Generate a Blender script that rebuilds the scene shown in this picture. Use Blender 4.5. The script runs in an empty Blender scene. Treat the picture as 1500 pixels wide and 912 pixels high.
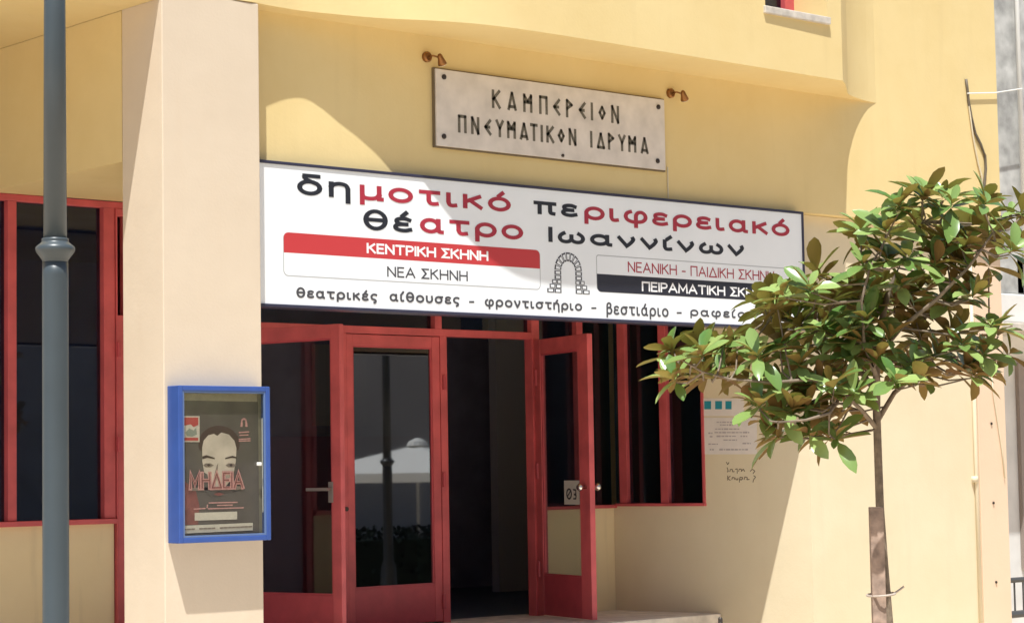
import bpy, bmesh, math, random
from mathutils import Vector, Matrix
random.seed(7)
sc = bpy.context.scene
COL = sc.collection
# ---------------------------------------------------------------- camera
F_PX, YAW, PITCH, ROLL = 3249.9, 0.720515, 0.0718797, -0.0168607   # focal length in pixels of a 1500 px wide picture
FWD = Vector((math.sin(YAW)*math.cos(PITCH), math.cos(YAW)*math.cos(PITCH), math.sin(PITCH)))
R0 = Vector((math.cos(YAW), -math.sin(YAW), 0)); U0 = R0.cross(FWD)
RGT = math.cos(ROLL)*R0 + math.sin(ROLL)*U0
UPV = -math.sin(ROLL)*R0 + math.cos(ROLL)*U0
cam = bpy.data.cameras.new('camera'); camo = bpy.data.objects.new('camera', cam); COL.objects.link(camo)
M = Matrix.Identity(4)
for i in range(3):
    M[i][0], M[i][1], M[i][2] = RGT[i], UPV[i], -FWD[i]
camo.matrix_world = M
cam.sensor_width = 36; cam.lens = 36*F_PX/1500; cam.clip_start = .1; cam.clip_end = 500
sc.camera = camo
# ---------------------------------------------------------------- light
SUN = Vector((1.0, 1.0, -3.4)).normalized()
world = bpy.data.worlds.new('World'); sc.world = world; world.use_nodes = True
nt = world.node_tree; bg = nt.nodes['Background']
sky = nt.nodes.new('ShaderNodeTexSky'); sky.sky_type = 'NISHITA'; sky.sun_disc = False
sky.sun_elevation = math.radians(67.4); sky.sun_rotation = math.radians(225)
nt.links.new(sky.outputs[0], bg.inputs[0]); bg.inputs[1].default_value = 0.078
sl = bpy.data.lights.new('sun', 'SUN'); sl.energy = 4.15; sl.angle = math.radians(.5); sl.color = (1, .995, .96)
so = bpy.data.objects.new('sun', sl); COL.objects.link(so)
so.rotation_euler = SUN.to_track_quat('-Z', 'Y').to_euler(); so.location = (0, 0, 20)
sc.view_settings.view_transform = 'Standard'; sc.view_settings.look = 'None'
sc.view_settings.exposure = 0.74; sc.view_settings.gamma = 1
sc.cycles.max_bounces = 10; sc.cycles.diffuse_bounces = 6; sc.cycles.transparent_max_bounces = 12

# ---------------------------------------------------------------- helpers
def ray(x, y): return (x-750)/F_PX*RGT - (y-456)/F_PX*UPV + FWD
def at(x, y, Y):            # point seen at photo pixel x, y on the upright plane at distance Y
    d = ray(x, y); return d*(Y/d.y)
def far(x, y, D): return ray(x, y).normalized()*D

ROOTS = {}
def tag(o, label=None, cat=None, group=None, kind=None):
    for k, v in (('label', label), ('category', cat), ('group', group), ('kind', kind)):
        if v: o[k] = v
    return o
def thing(name, label, cat, loc=(0, 0, 0), group=None):
    o = bpy.data.objects.new(name, None); COL.objects.link(o); o.location = loc; o.empty_display_size = .2
    ROOTS[o.name] = Vector(loc)
    return tag(o, label, cat, group)
def link(name, me, mat, parent=None):
    o = bpy.data.objects.new(name, me); COL.objects.link(o)
    if mat:
        me.materials.clear(); me.materials.append(mat)
    if parent:
        o.parent = parent
        if parent.name in ROOTS: o.matrix_parent_inverse = Matrix.Translation(-ROOTS[parent.name])
    return o
def obj(name, bm, mat, parent=None, smooth=False, bevel=0):
    me = bpy.data.meshes.new(name)
    if bevel:
        bmesh.ops.bevel(bm, geom=[e for e in bm.edges], offset=bevel, segments=2, affect='EDGES', profile=.5, clamp_overlap=True)
    bmesh.ops.recalc_face_normals(bm, faces=bm.faces[:])
    bm.to_mesh(me); bm.free()
    if smooth:
        for p in me.polygons: p.use_smooth = True
    return link(name, me, mat, parent)
def bx(bm, x0, x1, y0, y1, z0, z1):
    vs = [bm.verts.new(p) for p in ((x0,y0,z0),(x1,y0,z0),(x1,y1,z0),(x0,y1,z0),(x0,y0,z1),(x1,y0,z1),(x1,y1,z1),(x0,y1,z1))]
    for f in ((3,2,1,0),(4,5,6,7),(0,1,5,4),(1,2,6,5),(2,3,7,6),(3,0,4,7)): bm.faces.new([vs[i] for i in f])
    return bm
def box(name, x0, x1, y0, y1, z0, z1, mat, parent=None, bevel=0):
    return obj(name, bx(bmesh.new(), x0, x1, y0, y1, z0, z1), mat, parent, bevel=bevel)
def obx(bm, o, ax, ay, s0, s1, t0, t1, z0, z1):     # box in a turned frame: s along ax, t along ay (both horizontal)
    vs = []
    for z in (z0, z1):
        for s, t in ((s0,t0),(s1,t0),(s1,t1),(s0,t1)):
            p = o + ax*s + ay*t; vs.append(bm.verts.new((p.x, p.y, z)))
    for f in ((3,2,1,0),(4,5,6,7),(0,1,5,4),(1,2,6,5),(2,3,7,6),(3,0,4,7)): bm.faces.new([vs[i] for i in f])
    return bm
def tube(bm, pts, rad, n=8, cap=True):
    pts = [Vector(p) for p in pts]; rings = []
    for i, p in enumerate(pts):
        d = (pts[min(i+1, len(pts)-1)] - pts[max(i-1, 0)]).normalized()
        a = d.orthogonal() if abs(d.z) > .9 else d.cross(Vector((0, 0, 1)))
        if abs(d.z) > .9: a = Vector((1, 0, 0)) - d*d.x
        a.normalize(); b = d.cross(a)
        r = rad[i] if isinstance(rad, (list, tuple)) else rad
        rings.append([bm.verts.new(p + (a*math.cos(2*math.pi*k/n) + b*math.sin(2*math.pi*k/n))*r) for k in range(n)])
    for i in range(len(rings)-1):
        for k in range(n): bm.faces.new((rings[i][k], rings[i][(k+1)%n], rings[i+1][(k+1)%n], rings[i+1][k]))
    if cap: bm.faces.new(rings[0][::-1]); bm.faces.new(rings[-1])
    return bm
def lathe(bm, c, prof, n=32):                       # prof: (radius, z) list
    rings = [[bm.verts.new((c[0]+r*math.cos(2*math.pi*k/n), c[1]+r*math.sin(2*math.pi*k/n), z)) for k in range(n)] for r, z in prof]
    for i in range(len(rings)-1):
        for k in range(n): bm.faces.new((rings[i][k], rings[i][(k+1)%n], rings[i+1][(k+1)%n], rings[i+1][k]))
    bm.faces.new(rings[0][::-1]); bm.faces.new(rings[-1])
    return bm
def prism(bm, poly, z0, z1):
    a = [bm.verts.new((x, y, z0)) for x, y in poly]; b = [bm.verts.new((x, y, z1)) for x, y in poly]; n = len(poly)
    for i in range(n): bm.faces.new((a[i], a[(i+1)%n], b[(i+1)%n], b[i]))
    bm.faces.new(a[::-1]); bm.faces.new(b)
    return bm
def panel(bm, pts, Y, th=.0015):                    # flat outline on an upright plane facing the street, pts (X, Z)
    a = [bm.verts.new((x, Y, z)) for x, z in pts]; b = [bm.verts.new((x, Y+th, z)) for x, z in pts]; n = len(pts)
    bm.faces.new(a); bm.faces.new(b[::-1])
    for i in range(n): bm.faces.new((a[i], b[i], b[(i+1)%n], a[(i+1)%n]))
    return bm
def stroke(bm, p, q, w, Y, th=.0015):
    p, q = Vector(p), Vector(q); d = (q-p).normalized(); n = Vector((-d.y, d.x))*w/2; e = d*w*.35
    panel(bm, [tuple(v) for v in (p-e-n, q+e-n, q+e+n, p-e+n)], Y, th)

# ---------------------------------------------------------------- materials
def newmat(name):
    m = bpy.data.materials.new(name); m.use_nodes = True
    t = m.node_tree; return m, t, t.nodes['Principled BSDF']
def plain(name, c, rough=.5, metal=0, spec=.5, coat=0, var=.0, scale=30, bump=0):
    m, t, b = newmat(name)
    b.inputs['Base Color'].default_value = (*c, 1); b.inputs['Roughness'].default_value = rough
    b.inputs['Metallic'].default_value = metal; b.inputs['Specular IOR Level'].default_value = spec; b.inputs['Coat Weight'].default_value = coat
    if var or bump:
        tc = t.nodes.new('ShaderNodeTexCoord'); no = t.nodes.new('ShaderNodeTexNoise'); no.inputs['Scale'].default_value = scale
        no.inputs['Detail'].default_value = 6; t.links.new(tc.outputs['Object'], no.inputs['Vector'])
        if var:
            mx = t.nodes.new('ShaderNodeMix'); mx.data_type = 'RGBA'
            mx.inputs[6].default_value = (*[v*(1-var) for v in c], 1); mx.inputs[7].default_value = (*[min(1, v*(1+var)) for v in c], 1)
            rp = t.nodes.new('ShaderNodeMapRange'); rp.inputs[1].default_value = .3; rp.inputs[2].default_value = .7
            t.links.new(no.outputs['Fac'], rp.inputs[0]); t.links.new(rp.outputs[0], mx.inputs[0]); t.links.new(mx.outputs[2], b.inputs['Base Color'])
        if bump:
            bp = t.nodes.new('ShaderNodeBump'); bp.inputs['Strength'].default_value = bump; bp.inputs['Distance'].default_value = .01
            t.links.new(no.outputs['Fac'], bp.inputs['Height']); t.links.new(bp.outputs[0], b.inputs['Normal'])
    return m
def plaster(name, c, c2, streak=(.5, .42, .3), dirt=.25):
    """painted render: soft patches, faint run-down streaks, fine grain"""
    m, t, b = newmat(name); b.inputs['Roughness'].default_value = .92; b.inputs['Specular IOR Level'].default_value = .2
    N = t.nodes.new; L = t.links.new
    tc = N('ShaderNodeTexCoord')
    n1 = N('ShaderNodeTexNoise'); n1.inputs['Scale'].default_value = 1.7; n1.inputs['Detail'].default_value = 7; n1.inputs['Roughness'].default_value = .62
    L(tc.outputs['Object'], n1.inputs['Vector'])
    r1 = N('ShaderNodeMapRange'); r1.inputs[1].default_value = .32; r1.inputs[2].default_value = .68; L(n1.outputs['Fac'], r1.inputs[0])
    mx = N('ShaderNodeMix'); mx.data_type = 'RGBA'; mx.inputs[6].default_value = (*c, 1); mx.inputs[7].default_value = (*c2, 1); L(r1.outputs[0], mx.inputs[0])
    mp = N('ShaderNodeMapping'); mp.inputs['Scale'].default_value = (5, 5, .5); L(tc.outputs['Object'], mp.inputs[0])
    n2 = N('ShaderNodeTexNoise'); n2.inputs['Scale'].default_value = 1.6; n2.inputs['Detail'].default_value = 5; L(mp.outputs[0], n2.inputs['Vector'])
    r2 = N('ShaderNodeMapRange'); r2.inputs[1].default_value = .56; r2.inputs[2].default_value = .82; r2.inputs[4].default_value = dirt*1.7; L(n2.outputs['Fac'], r2.inputs[0])
    m2 = N('ShaderNodeMix'); m2.data_type = 'RGBA'; m2.inputs[7].default_value = (*streak, 1); L(mx.outputs[2], m2.inputs[6]); L(r2.outputs[0], m2.inputs[0])
    L(m2.outputs[2], b.inputs['Base Color'])
    n3 = N('ShaderNodeTexNoise'); n3.inputs['Scale'].default_value = 55; n3.inputs['Detail'].default_value = 4; L(tc.outputs['Object'], n3.inputs['Vector'])
    n4 = N('ShaderNodeTexNoise'); n4.inputs['Scale'].default_value = 4; n4.inputs['Detail'].default_value = 2; L(tc.outputs['Object'], n4.inputs['Vector'])
    ad = N('ShaderNodeMath'); ad.operation = 'MULTIPLY_ADD'; ad.inputs[1].default_value = 4; L(n4.outputs['Fac'], ad.inputs[0]); L(n3.outputs['Fac'], ad.inputs[2])
    bp = N('ShaderNodeBump'); bp.inputs['Strength'].default_value = .14; bp.inputs['Distance'].default_value = .006; L(ad.outputs[0], bp.inputs['Height']); L(bp.outputs[0], b.inputs['Normal'])
    return m
def glass(name, tint, refl, ior=1.5, rough=.01):
    m = bpy.data.materials.new(name); m.use_nodes = True; t = m.node_tree; t.nodes.clear(); N = t.nodes.new
    out = N('ShaderNodeOutputMaterial'); tr = N('ShaderNodeBsdfTransparent'); tr.inputs[0].default_value = (*tint, 1)
    gl = N('ShaderNodeBsdfGlossy'); gl.inputs['Roughness'].default_value = rough; gl.inputs[0].default_value = (.95, .97, 1, 1)
    fr = N('ShaderNodeLayerWeight'); fr.inputs['Blend'].default_value = .5
    pw = N('ShaderNodeMath'); pw.operation = 'POWER'; pw.inputs[1].default_value = 5; t.links.new(fr.outputs['Facing'], pw.inputs[0])
    ma = N('ShaderNodeMath'); ma.operation = 'ADD'; ma.use_clamp = True; ma.inputs[1].default_value = refl + .03
    mx = N('ShaderNodeMixShader'); t.links.new(pw.outputs[0], ma.inputs[0]); t.links.new(ma.outputs[0], mx.inputs[0])
    tc = N('ShaderNodeTexCoord'); sn = N('ShaderNodeTexNoise'); sn.inputs['Scale'].default_value = 3.5; sn.inputs['Detail'].default_value = 6; sn.inputs['Distortion'].default_value = 1.2
    mr = N('ShaderNodeMapRange'); mr.inputs[1].default_value = .35; mr.inputs[2].default_value = .75; mr.inputs[3].default_value = rough; mr.inputs[4].default_value = rough+.012
    t.links.new(tc.outputs['Object'], sn.inputs['Vector']); t.links.new(sn.outputs['Fac'], mr.inputs[0]); t.links.new(mr.outputs[0], gl.inputs['Roughness'])
    t.links.new(tr.outputs[0], mx.inputs[1]); t.links.new(gl.outputs[0], mx.inputs[2]); t.links.new(mx.outputs[0], out.inputs[0])
    return m

YEL = plaster('yellow_plaster', (.75, .595, .30), (.715, .555, .265), (.62, .48, .24), .16)
CRM = plaster('cream_plaster', (.665, .56, .43), (.63, .525, .40), (.60, .47, .33), .14)
PNK = plaster('pink_plaster', (.735, .64, .45), (.70, .60, .41), (.62, .49, .34), .14)
STRIP = plaster('pink_strip_plaster', (.76, .58, .42), (.74, .56, .40), (.62, .46, .34), .14)
DADO = plaster('dado_plaster', (.82, .685, .43), (.79, .65, .395), (.46, .37, .23), .28)
RED = plain('red_enamel', (.53, .092, .10), .5, var=.2, scale=5, bump=.08)
REDD = plain('dark_red_enamel', (.44, .06, .075), .42, var=.1, scale=9)
SILL = plain('stone_sill', (.55, .50, .43), .7, var=.2, scale=14)
GLS = glass('window_glass', (.34, .46, .62), .03)
GLR = glass('mirror_tint_glass', (.28, .3, .33), .15, rough=.014)
GLC = glass('clear_glass', (.72, .74, .74), .02)
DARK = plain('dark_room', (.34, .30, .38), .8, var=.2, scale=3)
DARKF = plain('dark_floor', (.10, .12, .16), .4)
PAVE = plain('pale_paving', (.66, .555, .43), .85, var=.18, scale=2.2, bump=.2)
STEPM = plain('worn_step_stone', (.74, .67, .57), .8, var=.2, scale=8, bump=.2)
WHITE = plain('white_vinyl', (.83, .86, .88), .38, var=.035, scale=2.2)
NAVY = plain('navy_metal', (.035, .035, .065), .35, var=.1, scale=6)
INK = plain('black_vinyl', (.018, .02, .028), .4)
INKG = plain('grey_vinyl', (.07, .07, .08), .4)
INKR = plain('crimson_vinyl', (.38, .028, .05), .4)
BANR = plain('red_vinyl', (.52, .045, .05), .4)
BAND = plain('charcoal_vinyl', (.022, .023, .035), .4)
LINE = plain('pale_grey_line', (.42, .43, .44), .5)
LTW = plain('white_lettering', (.85, .85, .85), .4)
MARB = plain('weathered_marble', (.67, .61, .545), .6, var=.12, scale=7, bump=.08)
CARV = plain('engraved_bronze_letter', (.13, .115, .085), .6, var=.25, scale=60)
BOLT = plain('dark_bolt', (.05, .04, .035), .5, metal=.5)
BRASS = plain('tarnished_brass', (.28, .13, .045), .38, metal=.8, var=.3, scale=40)
POLE = plain('grey_pole_paint', (.052, .066, .074), .38, var=.08, scale=5, bump=.03)
BLUE = plain('blue_enamel', (.034, .085, .31), .42, var=.08, scale=8)
CHROME = plain('brushed_steel', (.7, .68, .64), .25, metal=1)
CONC = plain('weathered_concrete', (.42, .42, .40), .9, var=.35, scale=6, bump=.3)
WALLW = plain('white_render', (.72, .71, .68), .9, var=.08, scale=4)
WIRE = plain('dark_cable', (.13, .105, .075), .6)
WIREP = plain('pale_cable', (.66, .58, .42), .7)
PAPER = plain('paper', (.74, .68, .62), .8, var=.05, scale=12)
BLACKP = plain('black_lamp_paint', (.02, .022, .024), .4)

# ---------------------------------------------------------------- ground
g = bmesh.new(); s = 150
g.faces.new([g.verts.new(p) for p in ((-s, -s, -1.5), (s, -s, -1.5), (s, s, -1.5), (-s, s, -1.5))])
tag(obj('pavement', g, PAVE), kind='structure')

# ---------------------------------------------------------------- theatre building
ZS = 2.79          # underside of the projecting upper floor
P1 = 10.90         # yellow wall above the entrance
P2 = 12.835        # recessed entrance wall
FL = -1.11         # entrance floor
TOP = 7.6
Tb = thing('theatre_building', 'yellow plastered theatre with wavy overhanging upper floor, cream pillar and red framed doors', 'building', (10.5, 11.5, -1.5))
bay = [(2.6, 10.742), (6.789, 10.735), (7.40, 10.722), (7.60, 10.745), (7.76, 10.752), (7.88, 10.738), (7.99, 10.715), (8.12, 10.690), (8.26, 10.655), (8.40, 10.602), (8.57, 10.525), (8.74, 10.462), (8.90, 10.420),
       (9.05, 10.395), (9.22, 10.380), (9.60, 10.372)]
conc = [(12.37, 10.40), (12.45, 10.452), (12.52, 10.50), (12.61, 10.572), (12.70, 10.64), (12.79, 10.71), (12.865, 10.762), (12.97, 10.808), (13.05, 10.836), (13.135, 10.860), (13.24, 10.884), (13.35, 10.899)]
def spline(p, k=4):
    out = []
    for i in range(len(p)-1):
        a, b, c, d = [Vector(p[max(0, min(len(p)-1, j))]) for j in (i-1, i, i+1, i+2)]
        for q in range(k):
            t = q/k
            out.append(tuple(.5*((2*b) + (c-a)*t + (2*a-5*b+4*c-d)*t*t + (-a+3*b-3*c+d)*t**3)))
    return out + [p[-1]]
bayS = bay[:2] + spline(bay[2:], 4)
concS = spline(conc, 2)
u = bmesh.new()
def vwall(bm, pts, z0, z1):
    for (x0, y0), (x1, y1) in zip(pts[:-1], pts[1:]):
        bm.faces.new([bm.verts.new(p) for p in ((x0, y0, z0), (x1, y1, z0), (x1, y1, z1), (x0, y0, z1))])
vwall(u, bayS, ZS, TOP)
def yb(x): return 10.372 + (x-9.60)/(12.37-9.60)*.028
wl = at(1121, 5, yb(11.4)); wr = at(1212, 30, yb(12.1)); zsill = at(1212, 27, yb(12.1)).z
W0, W1 = wl.x, wr.x
zhead = zsill + 1.5
vwall(u, [(9.60, yb(9.6)), (W0, yb(W0))], ZS, TOP)
vwall(u, [(W0, yb(W0)), (W1, yb(W1))], ZS, zsill)
vwall(u, [(W0, yb(W0)), (W1, yb(W1))], zhead, TOP)
vwall(u, [(W1, yb(W1)), (12.37, 10.40)], ZS, TOP)
vwall(u, concS, ZS, TOP)
RD = .36
for (xa, ya, xb, yb_) in ((W0, yb(W0), W0, yb(W0)+RD), (W1, yb(W1), W1, yb(W1)+RD)):
    u.faces.new([u.verts.new(p) for p in ((xa, ya, zsill), (xb, yb_, zsill), (xb, yb_, zhead), (xa, ya, zhead))])
u.faces.new([u.verts.new(p) for p in ((W0, yb(W0), zsill), (W1, yb(W1), zsill), (W1, yb(W1)+RD, zsill), (W0, yb(W0)+RD, zsill))])
u.faces.new([u.verts.new(p) for p in ((W0, yb(W0), zhead), (W1, yb(W1), zhead), (W1, yb(W1)+RD, zhead), (W0, yb(W0)+RD, zhead))])
# underside over the entrance
front = [(x, y) for x, y in bayS if x >= 6.789] + [(9.60, yb(9.6))] + concS
u.faces.new([u.verts.new((x, y, ZS)) for x, y in front + [(13.35, 11.1), (6.789, 11.1)]])
u.faces.new([u.verts.new(p) for p in ((2.6, 10.742, ZS), (6.789, 10.735, ZS), (6.789, 11.1, ZS), (2.6, 11.1, ZS))])
bmesh.ops.remove_doubles(u, verts=u.verts[:], dist=.0005)
ub = obj('upper_wall', u, YEL, Tb)
# keep wave smooth, corners hard
for p in ub.data.polygons: p.use_smooth = False
box('wall', 7.2, 14.9, P1, 11.30, 1.885, TOP-.002, YEL, Tb)
box('roof', 2.6, 14.9, 11.302, 18, TOP-.2, TOP, CONC, Tb)
box('ceiling', 6.792, 14.6, 11.302, 12.83, 1.845, 2.2, YEL, Tb)
box('ceiling', 2.6, 6.785, 11.102, 13.2, 2.735, 3.0, YEL, Tb)
box('ceiling', 2.6, 6.785, 10.760, 11.100, 2.735, ZS-.003, YEL, Tb)
box('fascia', 6.789, 7.2, 11.165, 12.83, 1.842, 2.734, YEL, Tb)
box('pillar', 6.789, 7.460, 10.727, 11.162, -1.5, ZS-.004, CRM, Tb, bevel=.006)
# face of the right pillar that looks into the entrance
FA = Vector((12.585, 11.0, 0)); FDv = Vector((12.448-12.585, .93, 0)).normalized(); FN = Vector((-FDv.y, FDv.x, 0))
def onf(x, y, e=0):
    d = ray(x, y); t = FA.dot(FN)/d.dot(FN); return d*t + FN*e
def fquad(bm, pts, e, th=.001):          # flat outline on that face, standing e off the plaster
    a = [bm.verts.new(p+FN*(e+th)) for p in pts]; k = [bm.verts.new(p+FN*e) for p in pts]; n = len(pts)
    bm.faces.new(a); bm.faces.new(k[::-1])
    for i in range(n): bm.faces.new((a[i], k[i], k[(i+1)%n], a[(i+1)%n]))
def fstroke(bm, p, q, w, e):
    d = (q-p).normalized(); n = d.cross(FN)*w/2; fquad(bm, [p-n, q-n, q+n, p+n], e, .0006)
def fs(x, y=600): return (onf(x, y)-FA).dot(FDv)
ZSL = onf(950, 741).z                       # sill of the side windows
S0, S1, S2 = fs(1031), fs(906.5), (P2-.002-11.0)/FDv.y
# right pillar: front set back under the yellow wall, left end is a thick fin
def fprism(name, s0, s1, w, z0, z1, mat, parent=None, bevel=0):   # block behind the side face: s along it, w thick
    b = bmesh.new(); obx(b, FA, FDv, FN, s0, s1, -w, 0, z0, z1); return obj(name, b, mat, parent or Tb, bevel=bevel)
c1_ = FA + FDv*S0
pr = prism(bmesh.new(), [(FA.x, FA.y), (14.895, 11.0), (14.895, c1_.y), (c1_.x, c1_.y)], -1.5, 1.882)
obj('pillar', pr, PNK, Tb)
fprism('dado', S0+.0005, S2, .2, -1.5, ZSL, PNK)
fprism('side_wall', S0+.0005, S2, .2, 1.79, 1.843, PNK)
b = bmesh.new(); obx(b, FA, FDv, FN, S1, S2-.001, -.036, -.03, ZSL+.024, 1.765); CPANE = b
xs0 = at(1433, 700, 11.0).x
box('pilaster_strip', xs0, 14.985, 10.982, 11.3, -1.5, 1.880, STRIP, Tb, bevel=.004)
box('end_wall', 14.60, 14.88, 11.98, 18, -1.5, TOP-.22, YEL, Tb)
box('back_wall', 2.6, 14.88, 18.002, 18.2, -1.5, TOP, YEL, Tb)
# dado and side fills on the entrance wall
zsl = at(950, 741, P2).z
X0 = at(167, 800, P2).x
box('dado', 2.6, X0, P2, P2+.2, -1.5, zsl, DADO, Tb)
xd0 = at(791, 800, P2).x; xw1 = at(1031, 640, P2).x
xw1 = X_(856) if False else at(856, 600, P2).x
box('dado', xd0, 12.34, P2, P2+.065, -1.5, zsl, DADO, Tb)
xf = at(1058, 905, 12.45).x
box('step', 7.5, 12.455, 11.82, 13.09, -1.45, FL, STEPM, Tb, bevel=.008)
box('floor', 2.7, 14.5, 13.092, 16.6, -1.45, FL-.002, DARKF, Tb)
box('bounce_terrace', 2.6, 11.9, 9.4, 11.818, -1.49, -1.33, STEPM, Tb, bevel=.01)  # unseen pale slab added to bounce sunlight into the entrance
box('pillar', 3.2, 4.3, 10.727, 11.162, -1.495, ZS-.06, CRM, Tb, bevel=.006)  # unseen pillar added to cut the skylight in the left bay
# dark interior
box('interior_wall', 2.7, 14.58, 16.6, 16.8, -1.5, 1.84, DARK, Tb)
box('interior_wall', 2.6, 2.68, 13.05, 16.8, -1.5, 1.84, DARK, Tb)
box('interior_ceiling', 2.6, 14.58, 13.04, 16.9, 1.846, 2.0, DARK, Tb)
DIM = plain('dim_interior_paint', (.5, .44, .40), .8)
DIMR = plain('dim_interior_red', (.30, .10, .16), .7)
box('interior_panel', 11.2, 13.2, 16.45, 16.59, -1.1, .35, DIMR, Tb)
box('interior_panel', 12.1, 12.7, 16.55, 16.595, .45, 1.2, DIM, Tb)
box('interior_panel', 13.4, 14.4, 15.5, 15.6, -1.1, 1.8, DIM, Tb)

# window at the top right, in the upper floor
wf = bmesh.new(); yk = yb(W0)+RD
bx(wf, W0, W0+.055, yk-.04, yk+.02, zsill, zhead); bx(wf, W1-.10, W1, yk-.04, yk+.02, zsill, zhead)
bx(wf, W0+.055, W1-.10, yk-.04, yk+.02, zsill, zsill+.06); bx(wf, W0+.055, W1-.10, yk-.04, yk+.02, zhead-.06, zhead)
uw = obj('window', bmesh.new(), RED, Tb)
frm = obj('window_frame', wf, RED, uw)
box('pane', W0+.055, W1-.10, yk, yk+.006, zsill+.06, zhead-.06, GLS, uw)
box('sill', W0-.02, W1+.01, yb(W1)-.028, yk-.045, zsill-.05, zsill+.004, SILL, uw, bevel=.006)
bb = bmesh.new(); bx(bb, W0-.02, W1+.02, yk+.05, yk+.4, zsill-.02, zhead+.02); obj('interior_wall', bb, DARK, Tb)

# ---- glazing of the left recess
YF = P2-.02
def bar(bm, x0, x1, z0, z1, y0=YF, y1=P2+.07): bx(bm, x0, x1, y0, y1, z0, z1)
zl = at(90, 766, P2).z
zh1 = at(90, 300, P2).z
def X_(x, y=600): return at(x, y, P2).x
b = bmesh.new()
bar(b, 2.6, X_(183, 400), zh1, 1.840)
bar(b, 2.6, X_(166), zl-.012, zl+.022, YF-.03)
bar(b, X_(9.5), X_(22.5), zl+.022, zh1)
bar(b, X_(150.5), X_(167), zl+.022, zh1)
lw = obj('window', bmesh.new(), RED, Tb)
obj('window_frame', b, RED, lw, bevel=.004)
box('pane', 2.6, X_(9.5), P2+.03, P2+.036, zl+.022, zh1, GLS, lw)
box('pane', X_(22.5), X_(150.5), P2+.03, P2+.036, zl+.022, zh1, GLS, lw)
zt = at(174, 462, P2).z
b = bmesh.new()
x0, x1 = X_(167), X_(169.5)
bar(b, x0+.003, x1, -1.45, zh1, YF-.012); bar(b, X_(180), X_(190), -1.45, zh1, YF-.012)
bar(b, x1, X_(180), -1.45, zt, YF-.006); bar(b, x1, X_(180), zh1-.05, zh1, YF-.006)
sd = obj('door', bmesh.new(), RED, Tb)
obj('door_frame', b, RED, sd, bevel=.003)
box('pane', x1, X_(180), P2+.03, P2+.036, zt, zh1-.05, GLS, sd)
for yk_ in (512, 650):
    p = at(174, yk_, YF-.02); box('hinge', p.x-.012, p.x+.012, YF-.03, YF-.013, p.z-.05, p.z+.05, REDD, sd, bevel=.003)
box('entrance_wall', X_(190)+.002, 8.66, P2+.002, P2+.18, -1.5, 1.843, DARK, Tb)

# ---- entrance: frame, three leaves, window band
zH0, zH1 = 1.018, 1.072
LZ0, LZ1 = FL+.012, 1.012
GZ0, GZ1 = -.823, .930
xp = lambda x: X_(x, 700)
b = bmesh.new()
bar(b, 8.66, 8.74, FL, 1.843); bar(b, xp(500.5), xp(507), FL, zH0); bar(b, xp(645), xp(655), FL, zH0); bar(b, xp(780), xp(791), FL, 1.843)
bar(b, 8.74, xp(780), zH0, zH1); bar(b, xp(638), xp(648), zH1, 1.843)
bar(b, 8.74, xp(780), 1.79, 1.843)
ef = obj('entrance_frame', b, RED, Tb, bevel=.003)
box('pane', 8.74, xp(638), P2+.03, P2+.036, zH1, 1.79, GLS, ef); box('pane', xp(648), xp(780), P2+.03, P2+.036, zH1, 1.79, GLS, ef)
def leaf(o, ax, ay, w, gz0, gz1, stile_l, stile_r, pane, dl=None):
    """door leaf: o hinge foot, ax along the leaf, ay through its thickness"""
    root = obj('door', bmesh.new(), RED, Tb)
    b = bmesh.new(); T = .045
    obx(b, o, ax, ay, 0, stile_l, 0, T, LZ0, LZ1); obx(b, o, ax, ay, w-stile_r, w, 0, T, LZ0, LZ1)
    obx(b, o, ax, ay, stile_l, w-stile_r, .002, T-.002, gz1, LZ1)
    obj('door_frame', b, RED, root, bevel=.004)
    b = bmesh.new(); obx(b, o, ax, ay, stile_l, w-stile_r, .003, T-.003, LZ0, gz0); kp = obj('kick_panel', b, REDD, root, bevel=.003)
    b = bmesh.new()                       # glazing bead round the pane
    for s0, s1, z0, z1 in ((stile_l, stile_l+.012, gz0, gz1), (w-stile_r-.012, w-stile_r, gz0, gz1), (stile_l+.012, w-stile_r-.012, gz0, gz0+.012), (stile_l+.012, w-stile_r-.012, gz1-.012, gz1)):
        obx(b, o, ax, ay, s0, s1, .008, T-.008, z0, z1)
    obj('glazing_bead', b, REDD, root)
    b = bmesh.new(); obx(b, o, ax, ay, stile_l, w-stile_r, .019, .025, gz0, gz1); obj('pane', b, pane, root)
    return root
EX, EY = Vector((1, 0, 0)), Vector((0, 1, 0))
# closed middle leaf
xm0, xm1 = xp(507.5), xp(644.5)
mid = leaf(Vector((xm0, P2-.015, 0)), EX, EY, xm1-xm0, GZ0, GZ1, xp(517)-xm0, xm1-xp(633.5), GLR)
# left leaf swung out to the street
h = Vector((8.755, P2-.02, 0)); fe = ray(496, 700); th = math.radians(103)
ax = Vector((math.cos(-th+math.pi), 0, 0))
ax = Vector((.21, -.835, 0)).normalized(); ay = Vector((-ax.y, ax.x, 0))
lf = leaf(h, ax, ay, .862, GZ0+.015, GZ1-.012, .075, .078, GLC)
def along(o, ax, ay, s, t): return o + ax*s + ay*t
b = bmesh.new()                       # lever handle
pz = at(482, 716, 12.08).z
obx(b, h, ax, ay, .60, .785, -.055, -.04, pz-.011, pz+.011); obx(b, h, ax, ay, .765, .785, -.04, 0, pz-.009, pz+.009)
obx(b, h, ax, ay, .755, .797, -.006, -.0005, pz-.09, pz+.05)
obj('handle', b, plain('dull_steel', (.35, .33, .31), .4, metal=.9), lf, bevel=.003)
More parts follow.
